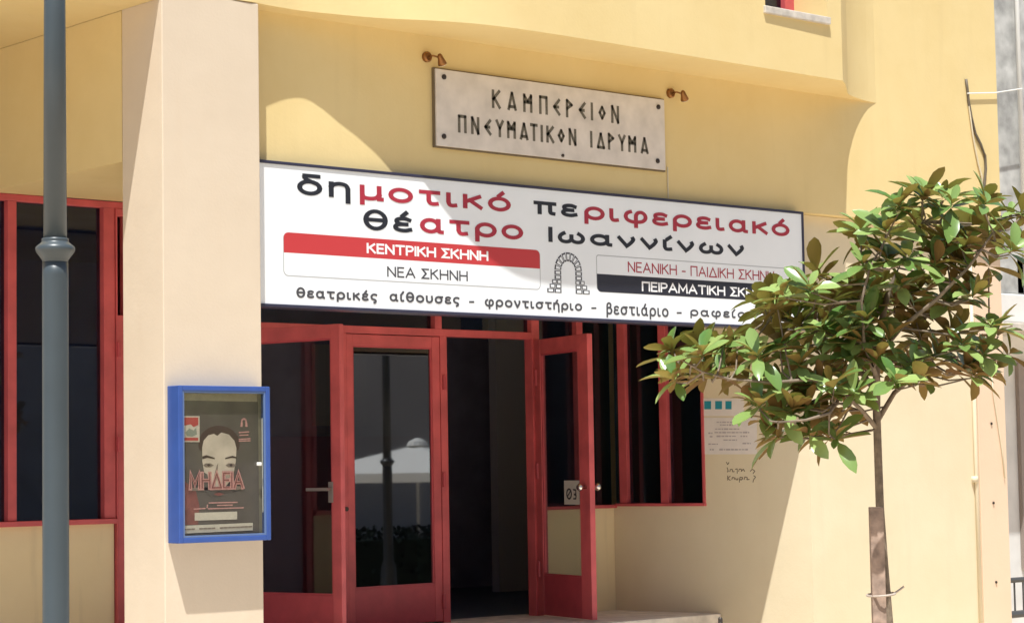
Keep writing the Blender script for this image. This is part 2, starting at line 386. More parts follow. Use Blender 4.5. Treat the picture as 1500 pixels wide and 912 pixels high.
# right leaf swung out past square
h2 = Vector((11.468, P2-.02, 0)); ax2 = Vector((-.21, -.829, 0)).normalized(); ay2 = Vector((ax2.y, -ax2.x, 0))
rg = leaf(h2, ax2, -ay2, .855, GZ0+.03, GZ1-.03, .10, .155, GLC)
kz = at(858, 713, 12.03).z
b = bmesh.new()
for sgn in (-1, 1):
    c = along(h2, ax2, -ay2, .80, .0225 + sgn*.02)
    d = -ay2*sgn
    tube(b, [Vector((c.x, c.y, kz)), Vector((c.x, c.y, kz))+d*.035, Vector((c.x, c.y, kz))+d*.04, Vector((c.x, c.y, kz))+d*.06, Vector((c.x, c.y, kz))+d*.075], [.012, .012, .024, .030, .018], 14)
obj('handle', b, CHROME, rg, smooth=True)
for yk_ in (560, 702, 880):
    p = at(650, yk_, YF); box('hinge', p.x-.014, p.x+.014, YF-.016, YF-.001, p.z-.055, p.z+.055, REDD, mid, bevel=.004)
for zz_ in (.72, .0, -.75):
    b = bmesh.new(); tube(b, [(11.462, P2-.05, zz_-.06), (11.462, P2-.05, zz_+.06)], .014, 10); obj('hinge', b, REDD, rg)
b = bmesh.new(); p = at(507, 745, YF-.005); tube(b, [p, p+Vector((0, -.012, 0))], .016, 12); obj('lock', b, BOLT, mid)
# pictogram sticker on the glass
STK = plain('sticker_paper', (.50, .47, .42), .6)
s0, s1 = .36, .66
zz0, zz1 = kz-.13, kz+.05
side = -1 if False else 1
for t0 in (.0135,):
    b = bmesh.new(); obx(b, h2, ax2, -ay2, .425, .665, .0165, .018, zz0, zz1); st = obj('sticker', b, STK, rg)
    b = bmesh.new(); obx(b, h2, ax2, -ay2, .425, .665, .0262, .0277, zz0, zz1); obj('sticker', b, STK, rg)
b = bmesh.new()
def ringpts(cx, cz, r, a0, a1, n): return [(cx+r*math.cos(a0+(a1-a0)*i/n), cz+r*math.sin(a0+(a1-a0)*i/n)) for i in range(n+1)]
def pstroke(bm, pts, w, t0, t1):
    for (sa, za), (sb, zb) in zip(pts[:-1], pts[1:]):
        d = Vector((sb-sa, zb-za)); n = Vector((-d.y, d.x)).normalized()*w/2; e = d.normalized()*w*.3
        q = [Vector((sa, za))-e-n, Vector((sb, zb))+e-n, Vector((sb, zb))+e+n, Vector((sa, za))-e+n]
        f = []; k = []
        for v in q:
            p = h2+ax2*v.x+(-ay2)*t0; f.append(bm.verts.new((p.x, p.y, v.y)))
            p = h2+ax2*v.x+(-ay2)*t1; k.append(bm.verts.new((p.x, p.y, v.y)))
        bm.faces.new(f); bm.faces.new(k[::-1])
        for i in range(4): bm.faces.new((f[i], k[i], k[(i+1)%4], f[(i+1)%4]))
zc = (zz0+zz1)/2-.01
for t0, t1 in ((.0145, .016), (.0282, .0297)):
    pstroke(b, ringpts(.505, zc, .036, 0, 2*math.pi, 18), .013, t0, t1); pstroke(b, [(.478, zc-.02), (.53, zc+.022)], .011, t0, t1)
    pstroke(b, [(.575, zc+.032), (.61, zc+.028), (.612, zc), (.585, zc-.004), (.615, zc-.012), (.608, zc-.036), (.575, zc-.036)], .012, t0, t1)
obj('pictogram', b, INK, rg)
# narrow sidelight between the doors and the side wall
b = bmesh.new()
bar(b, X_(844), X_(853), zsl+.022, 1.79); bar(b, xp(791)+.002, 12.31, 1.79, 1.842); bar(b, xp(791)+.002, 12.33, zsl-.004, zsl+.022, YF-.012)
wb = obj('window', bmesh.new(), RED, Tb)
obj('window_frame', b, RED, wb, bevel=.003)
for a_, c_ in ((791.5, 844), (853, 897)): box('pane', X_(a_), X_(c_), P2+.03, P2+.036, zsl+.022, 1.79, GLS, wb)
# tall window band in the side wall
b = bmesh.new()
def fbar(s0, s1, z0, z1, t0=-.07, t1=.012): obx(b, FA, FDv, FN, min(s0, s1), max(s0, s1), t0, t1, z0, z1)
for a_, c_ in ((906.5, 917.5), (966.5, 977.5), (1027.5, 1031.2)): fbar(fs(a_), fs(c_), ZSL+.024, 1.765)
fbar(S0+.002, S2-.002, 1.765, 1.788); fbar(fs(1035, 740), S2-.03, ZSL+.0015, ZSL+.024, -.07, .03)
ws = obj('window', bmesh.new(), RED, Tb)
obj('window_frame', b, RED, ws, bevel=.003)
for a_, c_ in ((917.5, 966.5), (977.5, 1027.5)):
    b = bmesh.new(); obx(b, FA, FDv, FN, fs(c_), fs(a_), -.036, -.03, ZSL+.024, 1.765); obj('pane', b, GLS, ws)
obj('pane', CPANE, GLS, ws)

# pencilled graffiti
b = bmesh.new(); rr = random.Random(4)
def fpoly(pts, w=.0062):
    q = [onf(px, py) for px, py in pts]
    for s_, e_ in zip(q[:-1], q[1:]): fstroke(b, s_, e_, w, .0006)
fpoly([(1064, 676), (1066, 680), (1068, 676.5)]); fpoly([(1065, 684), (1067, 690), (1065, 690.5)])
fpoly([(1069, 690.5), (1070, 687), (1073, 687), (1073, 690.5), (1076, 690)]); fpoly([(1077, 687), (1080, 686), (1080, 693)]); fpoly([(1082, 690), (1083, 686.5), (1086, 686.5), (1086, 690), (1089, 686.5), (1091, 690)])
fpoly([(1099, 690), (1102, 686.5), (1106, 689.5), (1103, 693)]); fpoly([(1066, 696), (1066, 703)]); fpoly([(1070, 696.5), (1066, 700), (1070, 703)]); fpoly([(1072, 702), (1073, 698.5), (1076, 699), (1076, 702)])
fpoly([(1078, 699), (1078, 702), (1081, 702), (1081, 699)]); fpoly([(1083, 706), (1084, 698.5), (1088, 699), (1087, 702), (1084, 702)]); fpoly([(1090, 702), (1091, 698), (1095, 699), (1094, 702), (1098, 701.5)]); fpoly([(1104, 696), (1107, 698), (1104, 702), (1103, 706)])
obj('graffiti', b, plain('pencil', (.13, .10, .07), .8), Tb)

# wall anchors on the pink strip
for px_, py_ in ((1455, 736), (1459, 852), (1452, 620)):
    p = at(px_, py_, 10.98)
    b = bmesh.new(); tube(b, [p, p+Vector((0, -.007, 0))], .011, 10); obj('wall_anchor', b, BOLT, Tb)

# ---------------------------------------------------------------- banner sign
YB = 10.83
def bp(x, y): p = at(x, y, YB); return p.x, p.z
BX0, BX1, BZ0, BZ1 = 7.475, bp(1179, 400)[0], bp(800, 467)[1], bp(780, 272)[1]
Bn = thing('banner_sign', 'long white theatre banner with black and crimson lettering hung over the red doors', 'sign', (10, YB, BZ0))
box('backing_panel', BX0+.01, BX1-.01, YB+.004, P1+.06, BZ0+.01, BZ1-.01, WHITE, Bn)
b = bmesh.new(); t_ = .019
bx(b, BX0, BX1, YB-.004, P1+.062, BZ1-t_, BZ1); bx(b, BX0, BX1, YB-.004, P1+.062, BZ0, BZ0+t_)
bx(b, BX1-.02, BX1, YB-.004, P1+.062, BZ0+t_, BZ1-t_); bx(b, BX0, BX0+.02, YB-.004, P1+.062, BZ0+t_, BZ1-t_)
obj('frame', b, NAVY, Bn, bevel=.003)
YL = YB+.0024      # face of lettering
def el(cx, cy, rx, ry, a0=0, a1=360, n=22): return [(cx+rx*math.cos(math.radians(a0+(a1-a0)*i/n)), cy+ry*math.sin(math.radians(a0+(a1-a0)*i/n))) for i in range(n+1)]
def sm(*p): return spline(list(p), 5)
# letter skeletons drawn as strokes: x height 1, capitals 1.42
LET = {
 'δ': (.95, [el(.46, .48, .46, .48), sm((.74, .84), (.50, .98), (.30, 1.14), (.24, 1.32)), [(.24, 1.42), (.86, 1.42)], [(.24, 1.30), (.24, 1.42)]]),
 'η': (.80, [[(0, 1), (0, 0)], sm((0, .70), (.12, .90), (.40, 1.0), (.68, .90), (.78, .62)) + [(.78, -.44)]]),
 'μ': (.85, [[(0, 1), (0, -.44)], [(0, .45)] + sm((0, .35), (.08, .08), (.36, 0), (.66, .10), (.80, .38)), [(.80, 1), (.80, 0), (.92, 0)]]),
 'ο': (.96, [el(.48, .5, .48, .5)]),
 'τ': (.86, [[(0, 1), (.86, 1)], [(.38, 1)] + sm((.38, .30), (.46, .06), (.62, 0), (.78, .04))]),
 'ι': (.34, [[(0, 1)] + sm((0, .30), (.06, .06), (.20, 0), (.34, .04))]),
 'κ': (.78, [[(0, 1), (0, 0)], [(.72, 1), (.04, .46)], [(.26, .62), (.78, 0)]]),
 'π': (1.10, [[(0, 1), (1.10, 1)], [(.24, 1), (.24, 0)], [(.84, 1)] + sm((.84, .28), (.88, .06), (1.04, 0))]),
 'ε': (.72, [sm((.68, .90), (.50, 1.0), (.26, .99), (.07, .88), (.07, .68), (.22, .55), (.54, .53)), sm((.54, .53), (.18, .50), (.0, .34), (.02, .14), (.20, .02), (.48, .0), (.72, .10))]),
 'ρ': (.96, [el(.49, .5, .47, .5), [(.02, .5), (.02, -.44)]]),
 'φ': (1.20, [sm((.28, .99), (.08, .82), (.0, .50), (.10, .18), (.36, .01), (.66, 0), (.98, .10), (1.16, .40), (1.14, .75), (.96, .98), (.74, .94), (.62, .70), (.60, .5)), [(.60, .55), (.60, -.44)]]),
 'α': (1.02, [el(.42, .5, .42, .5), [(.84, 1), (.84, .3)] + sm((.84, .25), (.88, .04), (1.02, .0))]),
 'θ': (.96, [el(.48, .71, .48, .73), [(.02, .71), (.94, .71)]]),
 'ν': (.80, [[(0, 1), (.40, 0)], sm((.40, 0), (.64, .42), (.78, .80), (.76, 1.0))]),
 'ω': (1.25, [sm((.22, 1), (.05, .74), (.0, .42), (.10, .10), (.30, .0), (.50, .08), (.625, .32)) + [(.625, .72)], sm((1.03, 1), (1.20, .74), (1.25, .42), (1.15, .10), (.95, .0), (.75, .08), (.625, .32))]),
 'ς': (.74, [sm((.74, .92), (.50, 1.0), (.20, .92), (.02, .66), (.06, .34), (.30, .16), (.56, .06), (.66, -.12), (.58, -.34), (.42, -.42))]),
 'σ': (1.02, [el(.46, .48, .46, .48), [(.46, .98), (1.04, .98)]]),
 'υ': (.80, [[(0, 1)] + sm((0, .42), (.10, .12), (.38, 0), (.68, .14), (.80, .50), (.76, 1.0))]),
 'β': (.80, [[(0, -.44)] + sm((0, 1.0), (.08, 1.30), (.32, 1.44), (.60, 1.32), (.64, 1.04), (.48, .84), (.26, .80)), sm((.30, .80), (.64, .72), (.80, .42), (.64, .08), (.34, .0), (.06, .10))]),
 'γ': (.82, [[(0, 1), (.42, 0)], [(.82, 1), (.42, 0)], [(.42, 0), (.42, -.44)]]),
 'Ι': (.0, [[(0, 1.42), (0, 0)]]), 'Κ': (.86, [[(0, 1.42), (0, 0)], [(.80, 1.42), (.04, .66)], [(.26, .86), (.86, 0)]]),
 'Ε': (.70, [[(.70, 1.42), (0, 1.42), (0, 0), (.70, 0)], [(0, .74), (.62, .74)]]), 'Ν': (.92, [[(0, 0), (0, 1.42)], [(0, 1.42), (.92, 0)], [(.92, 0), (.92, 1.42)]]),
 'Τ': (.96, [[(0, 1.42), (.96, 1.42)], [(.48, 1.42), (.48, 0)]]), 'Ρ': (.76, [[(0, 0), (0, 1.42)], [(0, 1.42), (.36, 1.42)] + sm((.36, 1.42), (.66, 1.34), (.76, 1.05), (.64, .74), (.36, .64)) + [(0, .64)]]),
 'Η': (.94, [[(0, 0), (0, 1.42)], [(.94, 0), (.94, 1.42)], [(0, .74), (.94, .74)]]), 'Σ': (.82, [[(.80, 1.42), (.04, 1.42), (.50, .74), (.02, 0), (.84, 0)]]),
 'Α': (1.04, [[(0, 0), (.52, 1.42), (1.04, 0)], [(.18, .48), (.86, .48)]]), 'Π': (.92, [[(0, 0), (0, 1.42), (.92, 1.42), (.92, 0)]]),
 'Δ': (1.10, [[(0, 0), (.55, 1.42), (1.10, 0), (0, 0)]]), 'Μ': (1.12, [[(0, 0), (.06, 1.42), (.56, .35), (1.06, 1.42), (1.12, 0)]]), '-': (.44, [[(0, .56), (.44, .56)]])}
ACC = {'ό': 'ο', 'έ': 'ε', 'ί': 'ι', 'ή': 'η', 'ά': 'α'}
def tfit(name, txt, x0, x1, z0, z1, Y, mat, parent, wv=.02, wh=.016, gap=.4):
    """lettering from stroke skeletons, fitted into the given box; wv / wh: thickness of upright and level strokes in metres"""
    st = []; x = 0
    for ch in txt:
        if ch == ' ': x += .62; continue
        b_ = ACC.get(ch, ch); wd, ss = LET[b_]
        for q in ss: st.append([(px+x, py) for px, py in q])
        if b_ != ch: st.append([(x+wd*.5-.02, 1.20), (x+wd*.5+.16, 1.52)])
        x += wd + gap
    xs = [p[0] for q in st for p in q]; ys = [p[1] for q in st for p in q]; ax_, bx_, ay_, by_ = min(xs), max(xs), min(ys), max(ys)
    fx = lambda v: x0+wv/2+(v-ax_)/(bx_-ax_)*(x1-x0-wv); fz = lambda v: z0+wh/2+(v-ay_)/(by_-ay_)*(z1-z0-wh)
    V, Fc = [], []
    for k, q in enumerate(st):
        P = [Vector((fx(a), fz(b))) for a, b in q]
        P = [p for i, p in enumerate(P) if i == 0 or (p-P[i-1]).length > 1e-5]
        closed = (P[0]-P[-1]).length < 1e-4
        n = len(P); base_ = len(V)
        for i, p in enumerate(P):
            d0 = (p-P[i-1]) if i > 0 else ((p-P[-2]) if closed else P[1]-p); d1 = (P[i+1]-p) if i < n-1 else ((P[1]-p) if closed else p-P[-2])
            d0.normalize(); d1.normalize(); n0 = Vector((-d0.y, d0.x)); n1 = Vector((-d1.y, d1.x)); m_ = n0+n1
            m_ = m_.normalized()/max(.45, m_.normalized().dot(n0)) if m_.length > .05 else n0
            e = Vector((0, 0))
            if not closed and i in (0, n-1): e = (d0 if i else -d1); e = Vector((e.x*wv*.42, e.y*wh*.42))
            off = Vector((m_.x*wv/2, m_.y*wh/2)); y = Y-.00009*(k % 9)
            V += [(p.x+e.x+off.x, y, p.y+e.y+off.y), (p.x+e.x-off.x, y, p.y+e.y-off.y)]
        Fc += [(base_+2*i, base_+2*i+1, base_+2*i+3, base_+2*i+2) for i in range(n-1)]
    me = bpy.data.meshes.new(name); me.from_pydata(V, [], Fc)
    return link(name, me, mat, parent)
def line(txt, xa, xb, top, bot, mat, parent=None, wv=.02, wh=.016, gap=.4, Y=None):
    Y = Y or YL
    x0, x1 = at(xa, top[1], Y).x, at(xb, top[1], Y).x
    return tfit('lettering', txt, x0, x1, at(*bot, Y).z, at(*top, Y).z, Y, mat, parent or Bn, wv, wh, gap)
S = 1.12
line('δη', 435, 513, (455, 255), (510, 299), INK, wv=.038, wh=.024, gap=.50)
line('μοτικό', 527, 748, (738, 280.5), (528, 300), INKR, wv=.038, wh=.024, gap=.50)
line('πε', 781, 846, (800, 295.3), (840, 318.5), INK, wv=.038, wh=.024, gap=.50)
line('ριφερειακό', 856, 1156, (1148, 320.5), (861, 328.5), INKR, wv=.038, wh=.024, gap=.50)
line('θέ', 532, 604, (550, 305.3), (550, 337.5), INK, wv=.038, wh=.024, gap=.50)
line('ατρο', 615, 766, (632, 319.5), (702, 354.5), INKR, wv=.038, wh=.024, gap=.50)
line('Ιωαννίνων', 803, 1089, (806, 330.5), (806, 354.8), INK, wv=.038, wh=.024, gap=.50)
def zx(x, y): p = at(x, y, YL); return p.x, p.z
# left box: red band over white field
def rrect(bm, x0, x1, z0, z1, r, Y, th, tl=1, tr=1, bl=1, br=1):
    pts = []
    for cx, cz, a0, on in ((x1-r, z0+r, -90, br), (x1-r, z1-r, 0, tr), (x0+r, z1-r, 90, tl), (x0+r, z0+r, 180, bl)):
        if on: pts += [(cx+r*math.cos(math.radians(a0+i*15)), cz+r*math.sin(math.radians(a0+i*15))) for i in range(7)]
        else:
            pts.append((cx+r*(1 if a0 in (-90, 0) else -1), cz+r*(1 if a0 in (0, 90) else -1)))
    panel(bm, pts, Y, th)
lx0, lz1 = zx(415.5, 340); lx1 = zx(791, 390)[0]; lzm = zx(415.5, 369.5)[1]; lz0 = zx(416, 402.8)[1]
b = bmesh.new(); rrect(b, lx0-.004, lx1+.004, lz0-.005, lz1, .035, YB+.0035, .0004); obj('box_outline', b, LINE, Bn)
b = bmesh.new(); rrect(b, lx0+.002, lx1-.002, lz0+.001, lzm, .03, YB+.0031, .0003, 0, 0, 1, 1); obj('box_field', b, WHITE, Bn)
b = bmesh.new(); rrect(b, lx0, lx1, lzm, lz1+.001, .035, YB+.0028, .0006, 1, 1, 0, 0); obj('red_band', b, BANR, Bn)
line('ΚΕΝΤΡΙΚΗ ΣΚΗΝΗ', 537, 715, (540, 355.6), (540, 371), LTW, wv=.0155, wh=.013, gap=.32)
line('ΝΕΑ ΣΚΗΝΗ', 567, 685, (570, 390), (570, 405.5), INKG, wv=.0115, wh=.0095, gap=.32)
# right box
rx0, rz1 = zx(874, 372.8); rx1 = zx(1168, 400)[0]; rzm = zx(876, 400.8)[1]; rz0 = zx(876, 427)[1]
b = bmesh.new(); rrect(b, rx0-.004, rx1+.004, rz0+.01, rz1, .02, YB+.0035, .0004); obj('box_outline', b, LINE, Bn)
b = bmesh.new(); rrect(b, rx0+.002, rx1-.002, rzm, rz1-.006, .016, YB+.0031, .0003, 1, 1, 0, 0); obj('box_field', b, WHITE, Bn)
b = bmesh.new(); rrect(b, rx0, rx1, rz0, rzm, .035, YB+.0028, .0006, 0, 0, 1, 1); obj('dark_band', b, BAND, Bn)
line('ΝΕΑΝΙΚΗ - ΠΑΙΔΙΚΗ ΣΚΗΝΗ', 919.5, 1133.5, (922, 383), (922, 398.5), INKR, wv=.0105, wh=.009, gap=.30)
line('ΠΕΙΡΑΜΑΤΙΚΗ ΣΚΗΝΗ', 940, 1128, (942, 412), (942, 426.5), LTW, wv=.0145, wh=.012, gap=.30)
for txt, xa, xb, top, bot in (('θεατρικές', 434, 552.5, (437, 419.5), (497, 442.5)), ('αίθουσες', 570.5, 673, (607, 427), (672, 449.5)),
                              ('φροντιστήριο', 710, 852.5, (722, 433.5), (722, 453)), ('βεστιάριο', 888, 979, (892, 441.5), (892, 465)), ('ραφείο', 1011, 1092, (1062, 451.5), (1014, 466))):
    line(txt, xa, xb, top, bot, INKG, wv=.0155, wh=.0125, gap=.52)
for x, y in ((691, 442), (870, 451), (995, 458)):
    p, q = zx(x-3, y), zx(x+3, y); b = bmesh.new(); stroke(b, p, q, .011, YL); obj('lettering', b, INKG, Bn)
# stone arch emblem
b = bmesh.new(); bi = bmesh.new()
ax0, azb = zx(804, 428); ax1 = zx(866, 431)[0]; azt = zx(833, 369.5)[1]
cx = (zx(824, 400)[0]+zx(841, 400)[0])/2; ro = (zx(853, 400)[0]-zx(813, 400)[0])/2; ri = ro*.52; czz = azt-ro
def block(pts, inset=.17):
    panel(b, pts, YL, .0012); c = Vector((sum(p[0] for p in pts)/len(pts), sum(p[1] for p in pts)/len(pts)))
    panel(bi, [tuple(c+(Vector(p)-c)*.62) for p in pts], YL-.0008, .0007)
for k in range(9):
    a0, a1 = math.pi*k/9+.03, math.pi*(k+1)/9-.03
    block([(cx+ri*math.cos(a0), czz+ri*math.sin(a0)), (cx+ro*math.cos(a0), czz+ro*math.sin(a0)), (cx+ro*math.cos(a1), czz+ro*math.sin(a1)), (cx+ri*math.cos(a1), czz+ri*math.sin(a1))])
rows = 5; hh = (czz-azb)/rows
for sgn in (-1, 1):
    for k in range(rows):
        z1 = czz-k*hh-.003; z0 = z1-hh+.004; out = ro + (ax1-ax0)/2*.0 + max(0, k-1)*((ax1-ax0)/2-ro)/(rows-2)
        segs = [(ri, out)] if k < 2 else [(ri, (ri+out)/2-.002), ((ri+out)/2+.002, out)]
        for i0, i1 in segs:
            xs_ = sorted((cx+sgn*i0, cx+sgn*i1)); block([(xs_[0], z0), (xs_[1], z0), (xs_[1], z1), (xs_[0], z1)])
em = obj('emblem', b, INKG, Bn); obj('emblem_blocks', bi, WHITE, em)

# ---------------------------------------------------------------- stone plaque
YQ = 10.865
q00 = at(640, 213, YQ); q11 = at(973, 147, YQ)
Pq = thing('stone_plaque', 'pale marble plaque with two lines of archaic Greek capitals bolted above the banner', 'plaque', (9.9, P1, q00.z))
box('slab', q00.x, q11.x, YQ, P1-.002, q00.z, q11.z+.003, MARB, Pq, bevel=.003)
box('edge', q00.x-.009, q11.x+.009, YQ+.012, P1-.003, q00.z-.010, q11.z+.011, plain('painted_shadow_gap', (.16, .12, .07), .8), Pq)  # dark rim paints in the shadow gap round the slab
GL = {'Κ': [(0,0,0,1),(0,.48,.5,1),(.1,.56,.52,0)], 'Α': [(0,0,.28,1),(.56,0,.28,1),(.08,.16,.48,.16)], 'Μ': [(0,0,0,1),(.56,0,.56,1),(0,.95,.28,.6),(.56,.95,.28,.6),(0,.55,.56,.55)],
      'Π': [(0,0,0,1),(.52,0,.52,1),(0,1,.52,1)], 'Ε': [(.42,.95,0,.5),(.42,.05,0,.5),(0,.5,.34,.5)], 'Ρ': [(0,0,0,1),(0,1,.4,.74),(.4,.74,0,.48)], 'Ι': [(0,0,0,1)],
      'Ο': [(.21,.85,.42,.5),(.42,.5,.21,.15),(.21,.15,0,.5),(0,.5,.21,.85)], 'Ν': [(0,0,0,1),(.5,0,.5,1),(0,1,.5,0)], 'Υ': [(0,1,.26,.52),(.52,1,.26,.52),(.26,.52,.26,0)],
      'Τ': [(.26,0,.26,1),(0,1,.52,1)], 'Δ': [(0,0,.28,.95),(.56,0,.28,.95),(0,.02,.56,.02)]}
def plaque_line(segs, zb, zt, w):
    b = bmesh.new(); H = zt-zb
    for ch, xc in segs:
        g_ = GL[ch]; wd = max(max(s[0], s[2]) for s in g_)
        for (x0, y0, x1, y1) in g_:
            stroke(b, (xc+(x0-wd/2)*H*1.0, zb+y0*H), (xc+(x1-wd/2)*H*1.0, zb+y1*H), w, YQ-.002, .0035)
    obj('lettering', b, CARV, Pq)
t1 = [720+6+i*19.4 for i in range(10)]
def qx(x, y): return at(x, y, YQ).x
l1 = list(zip('ΚΑΜΠΕΡΕΙΟΝ', [727, 750, 773, 796, 815.5, 834, 853, 867, 882, 901]))
plaque_line([(c, qx(x, 150+(x-720)*.12)) for c, x in l1], at(723, 157, YQ).z, at(723, 133, YQ).z, .020)
l2 = list(zip('ΠΝΕΥΜΑΤΙΚΟΝΙΔΡΥΜΑ', [677, 696, 714.5, 732, 749, 767.5, 782, 793.5, 806, 822, 838.5, 866, 880, 895, 911, 926, 944]))
plaque_line([(c, qx(x, 180+(x-670)*.12)) for c, x in l2], at(675, 193, YQ).z, at(675, 170.5, YQ).z, .020)
for x, y, r in ((650, 113, .017), (650, 200, .017), (964, 157, .017), (963, 236, .017), (824, 228, .011)):
    p = at(x, y, YQ); b = bmesh.new(); tube(b, [p+Vector((0, .002, 0)), p+Vector((0, -.008, 0)), p+Vector((0, -.013, 0))], [r, r, r*.5], 14); obj('bolt', b, BOLT, Pq)
# brass spotlights either side of the plaque
p0 = at(624, 84, P1)
Sp = thing('spotlight', 'small tarnished brass spotlight on the wall by the upper left corner of the marble plaque', 'spotlight', p0, 'brass spotlights by the plaque')
b = bmesh.new(); tube(b, [p0+Vector((0, -.0, 0)), p0+Vector((0, -.02, 0)), p0+Vector((0, -.03, 0))], [.034, .034, .024], 20); obj('wall_rose', b, BRASS, Sp, smooth=False)
K_ = .62; hd = p0+Vector((.05, -.085, -.012)); dr = Vector((.55, .25, -.8)).normalized()
b = bmesh.new(); tube(b, [p0+Vector((0, -.02, 0)), p0+Vector((.01, -.06, .002)), hd], .006, 8); obj('arm', b, BRASS, Sp, smooth=True)
b = bmesh.new(); tube(b, [hd-dr*.028, hd-dr*.018, hd+dr*.006, hd+dr*.036, hd+dr*.046], [.008, .016, .020, .028, .029], 18); obj('lamp_head', b, BRASS, Sp, smooth=True)
b = bmesh.new(); tube(b, [hd+dr*.047, hd+dr*.051], [.025, .025], 18); obj('bulb', b, plain('bulb_glass', (.8, .68, .5), .15), Sp)
sp2 = Sp.copy(); COL.objects.link(sp2); p1 = at(981, 137, P1); sp2.location = p1
sp2['label'] = 'small tarnished brass spotlight on the wall by the upper right corner of the marble plaque'
for ch in list(Sp.children):
    c = ch.copy(); COL.objects.link(c); c.parent = sp2; c.matrix_parent_inverse = ch.matrix_parent_inverse
# thin cable from plaque corner to the banner
a = at(977, 245, P1); b = bmesh.new(); tube(b, [a+Vector((0, -.006, 0)), at(977.5, 270, P1)+Vector((0, -.006, 0)), at(978, 290, P1)+Vector((0, -.006, 0))], .005, 6)
tag(obj('cable', b, WIREP), 'thin pale cable running from the marble plaque corner down to the banner', 'cable')

# ---------------------------------------------------------------- poster case on the cream pillar
YP = 10.725; D = .118
c00 = at(246, 795.5, YP); c10 = at(397.5, 790, YP-D); c11 = at(397, 566, YP-D)
cx0, cx1, cz0, cz1 = c00.x, c10.x, (c00.z+c10.z)/2, c11.z
Pc = thing('poster_case', 'blue metal poster case with glass front on the cream pillar', 'display case', (cx0, YP, cz0))
fw = .029
b = bmesh.new(); yf = YP-D
bx(b, cx0, cx0+fw, yf, YP-.001, cz0, cz1); bx(b, cx1-fw, cx1, yf, YP, cz0, cz1); bx(b, cx0+fw, cx1-fw, yf, YP, cz0, cz0+fw); bx(b, cx0+fw, cx1-fw, yf, YP, cz1-fw, cz1)
obj('frame', b, BLUE, Pc, bevel=.004)
b = bmesh.new(); iw = .012
bx(b, cx0+fw, cx0+fw+iw, yf+.004, yf+.02, cz0+fw, cz1-fw); bx(b, cx1-fw-iw, cx1-fw, yf+.004, yf+.02, cz0+fw, cz1-fw)
bx(b, cx0+fw+iw, cx1-fw-iw, yf+.004, yf+.02, cz0+fw, cz0+fw+iw); bx(b, cx0+fw+iw, cx1-fw-iw, yf+.004, yf+.02, cz1-fw-iw, cz1-fw)
obj('door_frame', b, plain('blue_grey_metal', (.10, .16, .32), .35), Pc, bevel=.002)
box('back_panel', cx0+fw, cx1-fw, YP-.070, YP-.064, cz0+fw, cz1-fw, plain('olive_backing', (.30, .28, .20), .8, var=.1), Pc)
GLP = glass('poster_glass', (.92, .92, .90), .03, rough=.10)
box('glass', cx0+fw+iw, cx1-fw-iw, yf+.010, yf+.013, cz0+fw+iw, cz1-fw-iw, GLP, Pc)
YT = YP-.084
def cp(x, y, Y=YT): p = at(x, y, Y); return p.x, p.z
lt = cp(384.5, 612, YT); lb = cp(385.5, 750, YT)
b = bmesh.new(); bx(b, lt[0]-.009, lt[0]+.011, YT-.012, YT, lb[1], lt[1]); obj('light_tube', b, plain('white_tube', (.82, .84, .8), .3), Pc, bevel=.004)
k_ = at(380, 679, yf); b = bmesh.new(); bx(b, k_.x-.018, k_.x+.012, yf-.008, yf+.004, k_.z-.010, k_.z+.010); obj('lock', b, plain('lock_steel', (.75, .74, .7), .35), Pc, bevel=.003)
# the poster inside
YO = YP-.078
o0 = cp(264, 780, YO); o1 = cp(384, 572, YO)
Po = thing('poster', 'dark theatre poster with a pale face and a pink Greek title inside the blue case', 'poster', (o0[0], YO, o0[1]))
PD = plain('poster_dark', (.125, .11, .095), .6, var=.18, scale=7); PR = plain('poster_maroon', (.26, .09, .075), .6, var=.25, scale=14); PF = plain('poster_face', (.64, .57, .47), .6, var=.2, scale=9)
PFS = plain('poster_face_tone', (.26, .21, .17), .6); PK = plain('poster_pink', (.66, .36, .33), .6, var=.2, scale=70); PW = plain('poster_strip', (.68, .64, .54), .6, var=.06, scale=40); PG = plain('poster_hair', (.085, .055, .047), .6)
px0, px1 = o0[0], cx1-fw-.028
box('sheet', px0, px1, YO, YO+.002, cz0+fw+.008, cz1-fw-.015, PD, Po)
def poly(name, pts, mat, k, parent=Po):
    b = bmesh.new(); panel(b, [cp(x, y, YO) for x, y in pts], YO-.0012*k, .001); return obj(name, b, mat, parent)
poly('roller_strip', [(263, 586), (263, 576), (377, 576), (377, 588)], plain('beige_roller', (.34, .31, .22), .7, var=.1), 1)
poly('colour_field', [(264, 768), (264, 700), (286, 716), (292, 740), (290, 768)], PR, 1)
hair = [(320+31*math.cos(t)*(1.0 if math.cos(t) > 0 else .95), 650-27*math.sin(t)) for t in [math.radians(-20+i*220/16) for i in range(17)]]
poly('hair', hair, PG, 1)
face = [(296, 655), (298, 645), (305, 637), (313, 635), (318, 638), (324, 633), (335, 636), (343, 645), (346, 656), (345, 676), (342, 692), (336, 705), (328, 714), (320, 717), (312, 713), (304, 704), (299, 692), (296, 675)]
fc = poly('face', face, PF, 2)
for e in ([(296, 668), (302, 666), (314, 670), (314, 672), (303, 670), (296, 672)], [(329, 672), (330, 670), (340, 667), (346, 669), (346, 671), (339, 670)]): poly('brow', e, PG, 3, fc)
for ex in (305, 338):
    poly('eye', [(ex-8, 681), (ex-4, 678), (ex+3, 678), (ex+8, 681), (ex+3, 684), (ex-4, 684)], PFS, 3, fc)
    poly('iris', [(ex-2.5, 680.5), (ex, 678.5), (ex+2.5, 680.5), (ex, 683)], PG, 4, fc)
poly('nose', [(317, 682), (319, 678), (318, 694), (313, 699), (314, 694)], PFS, 3, fc)
